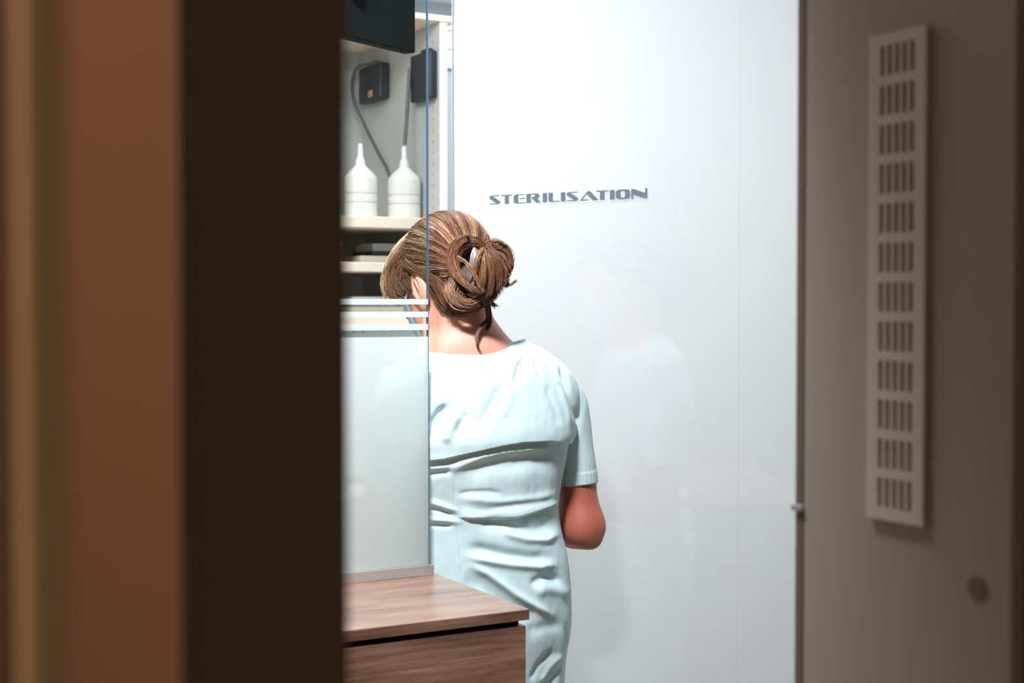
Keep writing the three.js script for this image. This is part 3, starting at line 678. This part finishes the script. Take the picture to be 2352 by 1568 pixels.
{
  const NB = 330, NF = 70, angles = [];
  for (let i = 0; i <= NB; i++) angles.push(-Math.PI - 0.12 + (Math.PI + 0.24) * i / NB);        // across the back, left to right
  for (let i = 1; i < NF; i++) angles.push(0.12 + (Math.PI - 0.24) * i / NF);                      // round the front
  const rows = [];
  for (let py = 786; py < 1580; py += 2.1) rows.push(py);
  for (let py = 1580; py <= 1860; py += 14) rows.push(py);
  const NA = angles.length, pos = [], uv = [], idx = [];
  const ring = (py, ang, out) => {
    const yref = L(1176, py, 2.86).y, bt = interp(RING, py, 3), b = interp(RING, py, 4), turn = interp(RING, py, 5), cw = bt + b;
    const xr0 = L(interp(RING, py, 1), py, cw + 0.05).x, xl0 = L(interp(RING, py, 2), py, cw - 0.05).x, cx = (xr0 + xl0) / 2, a = (xr0 - xl0) / 2;
    const c = Math.cos(ang), s = Math.sin(ang), e = 0.86, X = cx + a * Math.sign(c) * Math.abs(c) ** e, W = cw + b * Math.sign(s) * Math.abs(s) ** e + turn * (X - cx);
    let y = yref;
    const k = Math.exp(-(py - 786) / 16);                       // neckline: lower at the back, dipping at the front
    y += k * (-0.0125 * Math.max(0, -s) ** 2 - 0.06 * Math.sqrt(Math.max(0, s)) + 0.003 * Math.max(0, c) - 0.004 * Math.max(0, -c));
    return out.set(X, y, PT - W);
  };
  const p = V3(0, 0, 0), q = V3(0, 0, 0), r = V3(0, 0, 0), n = V3(0, 0, 0);
  for (const py of rows) for (const ang of angles) {
    ring(py, ang, p);
    ring(py, ang + 0.02, q); ring(py + 3, ang, r);
    n.crossVectors(q.clone().sub(p), r.clone().sub(p)).normalize();
    const [ix, iy] = toPicture(p), facing = sstep(-0.05, 0.35, -Math.sin(ang) + 0.1);
    let d = facing > 0 ? facing * foldAt(ix, iy) : 0;
    d += 0.0012 * noise3(p.x * 14, p.y * 9, p.z * 14) + 0.00035 * noise3(p.x * 45, p.y * 30, p.z * 45) * facing;
    if (py > 1300) d += 0.006 * sstep(1300, 1800, py) * Math.sin(ang * 9 + 1.5 * Math.sin(ang * 2));
    const sgn = n.x * Math.cos(ang) - n.z * Math.sin(ang) > 0 ? 1 : -1;
    p.addScaledVector(n, sgn * d);
    pos.push(p.x, p.y, p.z); uv.push(ang * 0.16, p.y);
  }
  for (let j = 0; j < rows.length - 1; j++) for (let i = 0; i < NA; i++) { const a = j * NA + i, b = j * NA + (i + 1) % NA, c = a + NA, d = b + NA; idx.push(a, c, b, b, c, d); }
  const g = new THREE.BufferGeometry();
  g.setAttribute('position', new THREE.Float32BufferAttribute(pos, 3)); g.setAttribute('uv', new THREE.Float32BufferAttribute(uv, 2)); g.setIndex(idx); g.computeVertexNormals();
  const dress = add('dress', g, M.cloth, person);
  dress.userData.label = 'pale mint short-sleeved work dress';
  // neckline binding
  const rim = []; for (let i = 0; i < NA; i += 3) rim.push(V3(pos[3 * i], pos[3 * i + 1] + 0.0005, pos[3 * i + 2]));
  add('neckline', tube(rim, 0.0032, 200, 8, true), M.cloth, dress);
  // sleeves
  const sleeve = (tab, t0, t1, side) => {
    const NA2 = 90, P = [], U = [], I = [], rs = [];
    for (let py = tab[0][0]; py <= tab[tab.length - 1][0]; py += 3) rs.push(py);
    const lip = rs.length;
    rs.push(rs[lip - 1] - 1, rs[lip - 1] - 12);
    rs.forEach((py, j) => {
      const f = (py - tab[0][0]) / (tab[tab.length - 1][0] - tab[0][0]), t = t0 + (t1 - t0) * f, c = interp(tab, py, 1), hw = interp(tab, py, 2) * (j >= lip ? 0.93 : 1), tilt = interp(tab, py, 3), m = FOCAL / t;
      const ctr = L(c, py, t);
      for (let i = 0; i < NA2; i++) {
        const a = i / NA2 * Math.PI * 2, ca = Math.cos(a), sa = Math.sin(a);
        let r = hw / m * (1 + 0.03 * Math.sin(a * 3 + f * 5));
        const back = Math.max(0, sa);
        r += 0.0035 * back * Math.exp(-(((ca * 30 + (py - 1000) * 0.35) / 9) ** 2)) - 0.004 * back * Math.exp(-(((ca * 30 - 12 + (py - 960) * 0.3) / 7) ** 2));
        if (j < lip) r += 0.0012 * sstep(0.885, 0.893, f) + 0.0007 * Math.sin(a * 26) * sstep(0.8, 0.9, f);
        P.push(ctr.x + ca * r, ctr.y + ca * tilt / m, ctr.z + sa * r * 1.05); U.push(a * 0.045, ctr.y);
      }
    });
    for (let j = 0; j < rs.length - 1; j++) for (let i = 0; i < NA2; i++) { const a = j * NA2 + i, b = j * NA2 + (i + 1) % NA2, c = a + NA2, d = b + NA2; I.push(a, b, c, b, d, c); }
    const s = new THREE.BufferGeometry();
    s.setAttribute('position', new THREE.Float32BufferAttribute(P, 3)); s.setAttribute('uv', new THREE.Float32BufferAttribute(U, 2)); s.setIndex(I); s.computeVertexNormals();
    add('sleeve', s, M.cloth, dress);
  };
  sleeve([[846, 1276, 18, 0], [866, 1283, 34, 0], [905, 1297, 46, 0], [960, 1310, 45, 0], [1015, 1319, 43, 1], [1060, 1327, 42, 3], [1110, 1332, 41, 5]], 2.965, 3.0, 1);
  sleeve([[838, 922, 22, 0], [860, 910, 40, 0], [905, 895, 44, 0], [960, 888, 44, 0], [1015, 882, 42, 0], [1060, 880, 41, 0], [1110, 878, 40, 0]], 2.865, 2.89, -1);
}

// --- hair: an under-layer on the scalp and thousands of single strands combed towards the clip
const HC = V3(0, 0.042, 0.027), HR = V3(0.085, 0.106, 0.119);   // hair ellipsoid in the head frame
const hairPoint = (dir, k = 1) => { const s = 1 / Math.hypot(dir.x / HR.x, dir.y / HR.y, dir.z / HR.z); return V3(HC.x + dir.x * s * k, HC.y + dir.y * s * k, HC.z + dir.z * s * k).applyMatrix4(headM); };
const hairDir = (world) => world.clone().applyMatrix4(headInv).sub(HC).normalize();
const inHair = (d) => {   // which directions of the head carry hair
  if (d.z < -0.25 && d.y < 0.45 + 0.25 * Math.max(0, -d.z - 0.5)) return false;             // face
  if (Math.abs(d.x) > 0.35 && d.y < -0.06 && d.z < 0.40) return false;                       // below and in front of the ears
  if (d.y < -0.62) return false;                                                            // nape
  return true;
};
M.hair = std(0xffffff, 0.34, { vertexColors: true, specularIntensity: 0.8, sheen: 0.2, sheenColor: lin(0.8, 0.55, 0.35) });
M.hairBase = std(lin(0.045, 0.021, 0.012), 0.7);
const tone = (k) => {   // dark brown .. chestnut .. blonde
  const S = [[0.030, 0.014, 0.008], [0.13, 0.052, 0.025], [0.36, 0.175, 0.09], [0.78, 0.58, 0.40]], x = clamp(k, 0, 0.999) * 3, i = Math.floor(x), f = x - i;
  return [0, 1, 2].map((c) => S[i][c] + (S[i + 1][c] - S[i][c]) * f);
};
class Strands {
  constructor() { this.pos = []; this.nor = []; this.col = []; this.idx = []; }
  add(pts, r, c, sides = 3) {
    const n = pts.length, base = this.pos.length / 3, T = V3(0, 0, 0), A = V3(0, 0, 0), B = V3(0, 0, 0), ref = Math.abs(pts[n - 1].x - pts[0].x) > 0.03 ? V3(0.1, 1, 0.2) : V3(1, 0.1, 0.3);
    for (let i = 0; i < n; i++) {
      T.subVectors(pts[Math.min(n - 1, i + 1)], pts[Math.max(0, i - 1)]).normalize();
      A.crossVectors(T, ref).normalize(); B.crossVectors(T, A);
      const rad = r * (i === n - 1 ? 0.3 : i === 0 ? 0.6 : 1);
      for (let k = 0; k < sides; k++) {
        const a = k / sides * Math.PI * 2, cx = Math.cos(a), sx = Math.sin(a), nx = A.x * cx + B.x * sx, ny = A.y * cx + B.y * sx, nz = A.z * cx + B.z * sx;
        this.pos.push(pts[i].x + nx * rad, pts[i].y + ny * rad, pts[i].z + nz * rad); this.nor.push(nx, ny, nz); this.col.push(c[0], c[1], c[2]);
      }
    }
    for (let i = 0; i < n - 1; i++) for (let k = 0; k < sides; k++) { const a = base + i * sides + k, b = base + i * sides + (k + 1) % sides; this.idx.push(a, b, a + sides, b, b + sides, a + sides); }
  }
  build() {
    const g = new THREE.BufferGeometry();
    g.setAttribute('position', new THREE.Float32BufferAttribute(this.pos, 3)); g.setAttribute('normal', new THREE.Float32BufferAttribute(this.nor, 3)); g.setAttribute('color', new THREE.Float32BufferAttribute(this.col, 3)); g.setIndex(this.idx);
    return g;
  }
}
{
  const clipAt = L(1088, 618, 2.80), kdir = hairDir(clipAt);
  // under-layer
  const N1 = 90, N2 = 60, pos = [], idx = [], ok = [];
  for (let j = 0; j <= N2; j++) for (let i = 0; i < N1; i++) {
    const th = Math.PI * j / N2, ph = 2 * Math.PI * i / N1, d = V3(Math.sin(th) * Math.cos(ph), Math.cos(th), Math.sin(th) * Math.sin(ph)), q = hairPoint(d, 0.972);
    pos.push(q.x, q.y, q.z); ok.push(inHair(d));
  }
  for (let j = 0; j < N2; j++) for (let i = 0; i < N1; i++) { const a = j * N1 + i, b = j * N1 + (i + 1) % N1, c = a + N1, d = b + N1; if (ok[a] && ok[b] && ok[c] && ok[d]) idx.push(a, b, c, b, d, c); }
  const ug = new THREE.BufferGeometry(); ug.setAttribute('position', new THREE.Float32BufferAttribute(pos, 3)); ug.setIndex(idx); ug.computeVertexNormals();
  const core = L(1084, 652, 2.832), cg = new THREE.SphereGeometry(1, 24, 16).scale(0.046, 0.048, 0.034).translate(core.x, core.y, core.z); cg.deleteAttribute('uv');
  M.hairBase.side = THREE.DoubleSide;
  const hair = add('hair', [ug, cg], M.hairBase, person);
  hair.userData.label = 'brown hair with blonde streaks';
  // combed strands
  const st = new Strands(), up = V3(0, 1, 0);
  for (let n = 0; n < 8200; n++) {
    let d0; do { d0 = V3(rr(-1, 1), rr(-1, 1), rr(-1, 1)); } while (d0.length() > 1 || d0.length() < 0.1 || !inHair(d0.normalize()));
    const ang = d0.angleTo(kdir); if (ang < 0.28) continue;
    const clump = noise3(d0.x * 5.5, d0.y * 5.5, d0.z * 5.5), ax = V3(0, 0, 0).crossVectors(kdir, d0).normalize();
    const sway = 0.10 * noise3(d0.x * 3 + 5, d0.y * 3, d0.z * 3), lift = rr(0.985, 1.012) + 0.012 * clump, steps = 16, pts = [];
    const len = Math.min(ang - 0.16, rr(0.7, 1.9));
    for (let i = 0; i <= steps; i++) {
      const f = i / steps, a = ang - len * f, q = kdir.clone().applyAxisAngle(ax, a + 0);
      q.applyAxisAngle(kdir, sway * Math.sin(f * Math.PI) + 0.015 * Math.sin(f * 9 + n));
      pts.push(hairPoint(q.normalize(), lift + 0.006 * Math.sin(f * 5 + n * 1.7)));
    }
    const around = Math.atan2(ax.x, ax.y), streak = noise2(around * 4.5, 3.3), fine = rng();
    st.add(pts, rr(0.00030, 0.00068), tone(0.30 + 0.46 * streak + 0.20 * clump + 0.40 * (fine - 0.5) - 0.06 + (fine > 0.92 ? 0.3 : 0)));
  }
  // bundles of long strands: fringe, loops of the knot, the loose tail (picture positions and depths on the person)
  const bundle = (pts, count, spread, k0, opt = {}) => {
    const P = pts.map(([x, y, t]) => L(x, y, t)), curve = new THREE.CatmullRomCurve3(P), n = opt.n || 26;
    for (let i = 0; i < count * 1.35; i++) {
      const a = rr(0, Math.PI * 2), m = Math.sqrt(rng()) * spread * (rng() < 0.12 ? 2.1 : 1.25), ph = rr(0, 6), q = [], f0 = opt.ragged ? rr(0, opt.ragged) : 0, f1 = 1 - (opt.ragged ? rr(0, opt.ragged) : 0), cr = opt.cross || 0;
      for (let j = 0; j <= n; j++) {
        const f = f0 + (f1 - f0) * j / n, c = curve.getPointAt(f), w = opt.fan ? 0.35 + 0.65 * Math.sin(Math.PI * clamp(f * (opt.fan) , 0, 1)) + (opt.flare || 0) * f : 1;
        const aa = a + cr * f;
        c.x += Math.cos(aa) * m * w; c.y += Math.sin(aa) * m * w * 0.9; c.z += Math.sin(aa + 1.2) * m * w * 0.8;
        c.x += 0.0013 * Math.sin(f * 7 + ph) + 0.0005 * Math.sin(f * 19 + 3 * ph); c.y += 0.0013 * Math.cos(f * 6 + ph * 2);
        q.push(c);
      }
      st.add(q, rr(0.00028, 0.00066), tone(k0 + rr(-0.26, 0.26)));
    }
  };
  const B = 2.80;
  // fringe falling past the temple
  bundle([[975, 515, 2.90], [925, 560, 2.92], [897, 610, 2.93], [888, 650, 2.935], [893, 690, 2.935]], 150, 0.0075, 0.95, { ragged: 0.2, fan: 0.8, flare: 0.6 });
  bundle([[985, 530, 2.885], [935, 575, 2.90], [908, 625, 2.91], [904, 665, 2.91], [918, 686, 2.915]], 170, 0.010, 0.46, { ragged: 0.16, fan: 0.8, flare: 0.5 });
  bundle([[1000, 560, 2.865], [950, 600, 2.88], [918, 632, 2.90], [916, 662, 2.90], [936, 672, 2.90]], 150, 0.010, 0.33, { ragged: 0.1, fan: 0.9, flare: 0.2 });
  bundle([[1010, 590, 2.855], [970, 612, 2.865], [940, 630, 2.88], [930, 650, 2.885], [945, 668, 2.88]], 110, 0.008, 0.36, { ragged: 0.1 });
  // wispy ends of the fringe
  for (let i = 0; i < 60; i++) { const x = rr(884, 905), e = rr(-8, 34); bundle([[x + 8, rr(600, 630), 2.925], [x - 2, 650, 2.93], [x + 0.3 * e, 668, 2.93], [x + e, rr(678, 706), 2.93]], 2, 0.0016, 0.86, { n: 14 }); }
  // hair swept over and behind the ear
  bundle([[930, 600, 2.875], [955, 622, 2.855], [985, 640, 2.84], [1020, 665, 2.825], [1052, 672, 2.815]], 130, 0.008, 0.42, { ragged: 0.28 });
  bundle([[978, 628, 2.846], [998, 655, 2.842], [1010, 690, 2.84], [1025, 712, 2.84], [1070, 712, 2.835]], 120, 0.0075, 0.36, { ragged: 0.08 });
  bundle([[1000, 640, 2.832], [1018, 675, 2.826], [1040, 700, 2.822], [1085, 700, 2.815], [1115, 690, 2.82]], 170, 0.010, 0.34, { ragged: 0.06 });
  // the knot: fill, then loops
  for (let i = 0; i < 14; i++) { const a = rr(-0.4, 0.4); bundle([[1072 + rr(-8, 8), 580 + rr(-6, 10), B + 0.01], [1120 + rr(-12, 18), 575 + rr(-8, 8), B - 0.02], [1146 + rr(-12, 10), 625 + rr(-12, 12), B - 0.03], [1128 + rr(-10, 10), 668 + rr(-8, 8), B - 0.015], [1095 + rr(-10, 10), 680 + rr(-8, 6), B + 0.01]], 34, 0.008, 0.27 + 0.2 * a); }
  bundle([[1112, 572, B - 0.02], [1090, 552, B - 0.025], [1062, 550, B - 0.022], [1044, 566, B - 0.015], [1037, 592, B - 0.01], [1044, 622, B - 0.012], [1068, 646, B - 0.016], [1094, 668, B - 0.016]], 120, 0.0062, 0.44, { cross: 1.2 });
  bundle([[1110, 578, B - 0.015], [1082, 562, B - 0.02], [1058, 572, B - 0.012], [1048, 600, B - 0.006], [1054, 632, B - 0.006], [1075, 652, B - 0.008]], 80, 0.006, 0.30, { cross: 2 });
  bundle([[1040, 645, B], [1034, 668, B - 0.008], [1046, 690, B - 0.014], [1068, 698, B - 0.016], [1092, 692, B - 0.014]], 130, 0.0075, 0.52, { cross: 1 });
  bundle([[1048, 632, B], [1044, 660, B], [1058, 682, B - 0.005], [1084, 688, B - 0.005]], 90, 0.007, 0.40);
  // fountain to the right
  bundle([[1112, 570, B - 0.02], [1128, 556, B - 0.024], [1152, 562, B - 0.02], [1169, 584, B - 0.014], [1172, 610, B - 0.01], [1162, 636, B - 0.008]], 70, 0.0045, 0.42, { cross: 1.5 });
  bundle([[1112, 572, B - 0.02], [1132, 566, B - 0.03], [1153, 580, B - 0.028], [1163, 606, B - 0.02], [1160, 640, B - 0.015], [1164, 656, B - 0.012]], 80, 0.0045, 0.36, { cross: 1.5 });
  bundle([[1110, 574, B - 0.025], [1124, 574, B - 0.04], [1139, 596, B - 0.045], [1146, 630, B - 0.04], [1142, 664, B - 0.028]], 90, 0.0055, 0.30, { cross: 1 });
  bundle([[1108, 574, B - 0.025], [1116, 584, B - 0.045], [1124, 610, B - 0.05], [1126, 646, B - 0.044], [1114, 676, B - 0.03]], 110, 0.006, 0.36, { cross: 1 });
  bundle([[1104, 578, B - 0.025], [1104, 594, B - 0.045], [1108, 622, B - 0.05], [1104, 652, B - 0.044], [1088, 676, B - 0.03]], 120, 0.006, 0.46, { cross: 1 });
  bundle([[1142, 650, B - 0.02], [1138, 668, B - 0.02], [1130, 682, B - 0.018], [1112, 694, B - 0.012]], 60, 0.006, 0.28, { ragged: 0.2 });
  // thin locks lying over the clip
  bundle([[1108, 572, B - 0.04], [1098, 590, B - 0.056], [1090, 615, B - 0.058], [1094, 640, B - 0.05]], 16, 0.0035, 0.55, { cross: 1 });
  bundle([[1052, 590, B - 0.03], [1072, 606, B - 0.05], [1092, 634, B - 0.055], [1102, 660, B - 0.05]], 10, 0.003, 0.6, { cross: 1 });
  bundle([[1046, 628, B - 0.02], [1066, 648, B - 0.032], [1088, 664, B - 0.038], [1104, 668, B - 0.04]], 60, 0.0045, 0.50, { cross: 1 });
  // loose ends
  bundle([[1164, 640, B - 0.01], [1163, 652, B - 0.01], [1172, 654, B - 0.01], [1188, 642, B - 0.01]], 10, 0.002, 0.45, { ragged: 0.1 });
  bundle([[1118, 676, B], [1126, 692, B], [1134, 700, B + 0.005], [1142, 702, B + 0.01]], 34, 0.004, 0.18, { ragged: 0.2 });
  bundle([[1112, 690, 2.82], [1118, 712, 2.825], [1120, 732, 2.83], [1106, 748, 2.825], [1096, 764, 2.82], [1094, 780, 2.815], [1103, 790, 2.81]], 26, 0.0022, 0.22, { ragged: 0.12 });
  bundle([[1118, 690, 2.83], [1124, 715, 2.84], [1124, 740, 2.845], [1116, 762, 2.845]], 40, 0.0034, 0.20, { ragged: 0.2 });
  // fly-aways
  for (let i = 0; i < 90; i++) {
    let d0; do { d0 = V3(rr(-1, 1), rr(-0.2, 1), rr(-1, 1)); } while (d0.length() > 1 || d0.length() < 0.1 || !inHair(d0.normalize()));
    const ax = V3(0, 0, 0).crossVectors(kdir, d0).normalize(), ang = d0.angleTo(kdir), len = rr(0.2, 0.6), pts = [], h = rr(0.03, 0.10);
    for (let j = 0; j <= 12; j++) { const f = j / 12; pts.push(hairPoint(kdir.clone().applyAxisAngle(ax, ang - len * f).normalize(), 1.005 + h * Math.sin(f * Math.PI * 0.8))); }
    st.add(pts, 0.00016, tone(0.5));
  }
  for (let i = 0; i < 40; i++) {
    const x = rr(1000, 1120), y = rr(705, 725), pts = [], k = rr(-0.5, 0.5), len = rr(15, 50);
    for (let j = 0; j <= 12; j++) { const f = j / 12; pts.push(L(x + len * 0.5 * Math.sin(f * 3 * k + k) , y + len * f * 0.9, 2.838 - 0.003 * f)); }
    st.add(pts, 0.00014, tone(0.3));
  }
  add('strands', st.build(), M.hair, hair);
  // claw clip
  M.clip = std(lin(0.34, 0.32, 0.31), 0.32, { metalness: 0.6 });
  const jaw = (pts, w, t) => {
    const c = new THREE.CatmullRomCurve3(pts.map(([x, y, tt]) => L(x, y, tt))), P = [], I = [], n = 40;
    for (let i = 0; i <= n; i++) { const f = i / n, q = c.getPointAt(f), ww = w * Math.sqrt(Math.max(0.03, Math.sin(Math.PI * clamp(f, 0.02, 0.98)))); for (let k = 0; k <= 8; k++) { const s = k / 4 - 1; P.push(q.x + s * ww, q.y, q.z + t * (1 - s * s) + 0.0008 * Math.cos(k * Math.PI)); } }
    for (let i = 0; i < n; i++) for (let k = 0; k < 8; k++) { const a = i * 9 + k; I.push(a, a + 1, a + 9, a + 1, a + 10, a + 9); }
    const g = new THREE.BufferGeometry(); g.setAttribute('position', new THREE.Float32BufferAttribute(P, 3)); g.setIndex(I); g.computeVertexNormals(); return g;
  };
  M.clip.side = THREE.DoubleSide;
  add('hair_clip', [jaw([[1090, 568, B - 0.040], [1091, 590, B - 0.048], [1086, 622, B - 0.046], [1078, 650, B - 0.03]], 0.0105, 0.004), jaw([[1095, 632, B - 0.03], [1090, 650, B - 0.034], [1084, 664, B - 0.028]], 0.006, 0.003)], M.clip, person).userData.label = 'silvery ribbed hair clip';
}

// --- face mask and ear loops
{
  M.mask = std(lin(0.45, 0.66, 0.80), 0.8, { side: THREE.DoubleSide });
  M.loop = std(lin(0.86, 0.87, 0.88), 0.7);
  const P = [], I = [], NU = 40, NV = 24;
  for (let j = 0; j <= NV; j++) for (let i = 0; i <= NU; i++) {
    const u = (i / NU * 2 - 1) * 1.18, v = j / NV, y = 0.000 - 0.118 * v - 0.004 * Math.cos(u * 2), pleat = 0.0016 * Math.sin(v * Math.PI * 6);
    const R = 0.079 - 0.016 * v * v, Z = 0.108 - 0.012 * Math.abs(v - 0.35) - 0.010 * v * v, q = hp(Math.sin(u) * R * 1.02, y, -Math.cos(u) * (Z + pleat) + 0.004);
    P.push(q.x, q.y, q.z);
  }
  for (let j = 0; j < NV; j++) for (let i = 0; i < NU; i++) { const a = j * (NU + 1) + i, b = a + 1, c = a + NU + 1, d = c + 1; I.push(a, b, c, b, d, c); }
  const g = new THREE.BufferGeometry(); g.setAttribute('position', new THREE.Float32BufferAttribute(P, 3)); g.setIndex(I); g.computeVertexNormals();
  const mask = add('face_mask', g, M.mask, person);
  mask.userData.label = 'light blue surgical face mask';
  const corner = (j, s) => { const k = 3 * (j * (NU + 1) + (s < 0 ? 0 : NU)); return V3(P[k], P[k + 1], P[k + 2]); };
  for (const s of [-1, 1]) {
    const a = corner(1, s), b = corner(NV - 2, s), pts = [a, hp(s * 0.0785, 0.016, -0.012), hp(s * 0.080, 0.027, 0.008), hp(s * 0.0765, 0.018, 0.030), hp(s * 0.0745, -0.008, 0.034), hp(s * 0.0735, -0.034, 0.020), hp(s * 0.070, -0.062, -0.008), b];
    add('ear_loop', tube(pts, 0.0013, 80, 8), M.loop, mask);
  }
}


renderer.render(scene, camera);
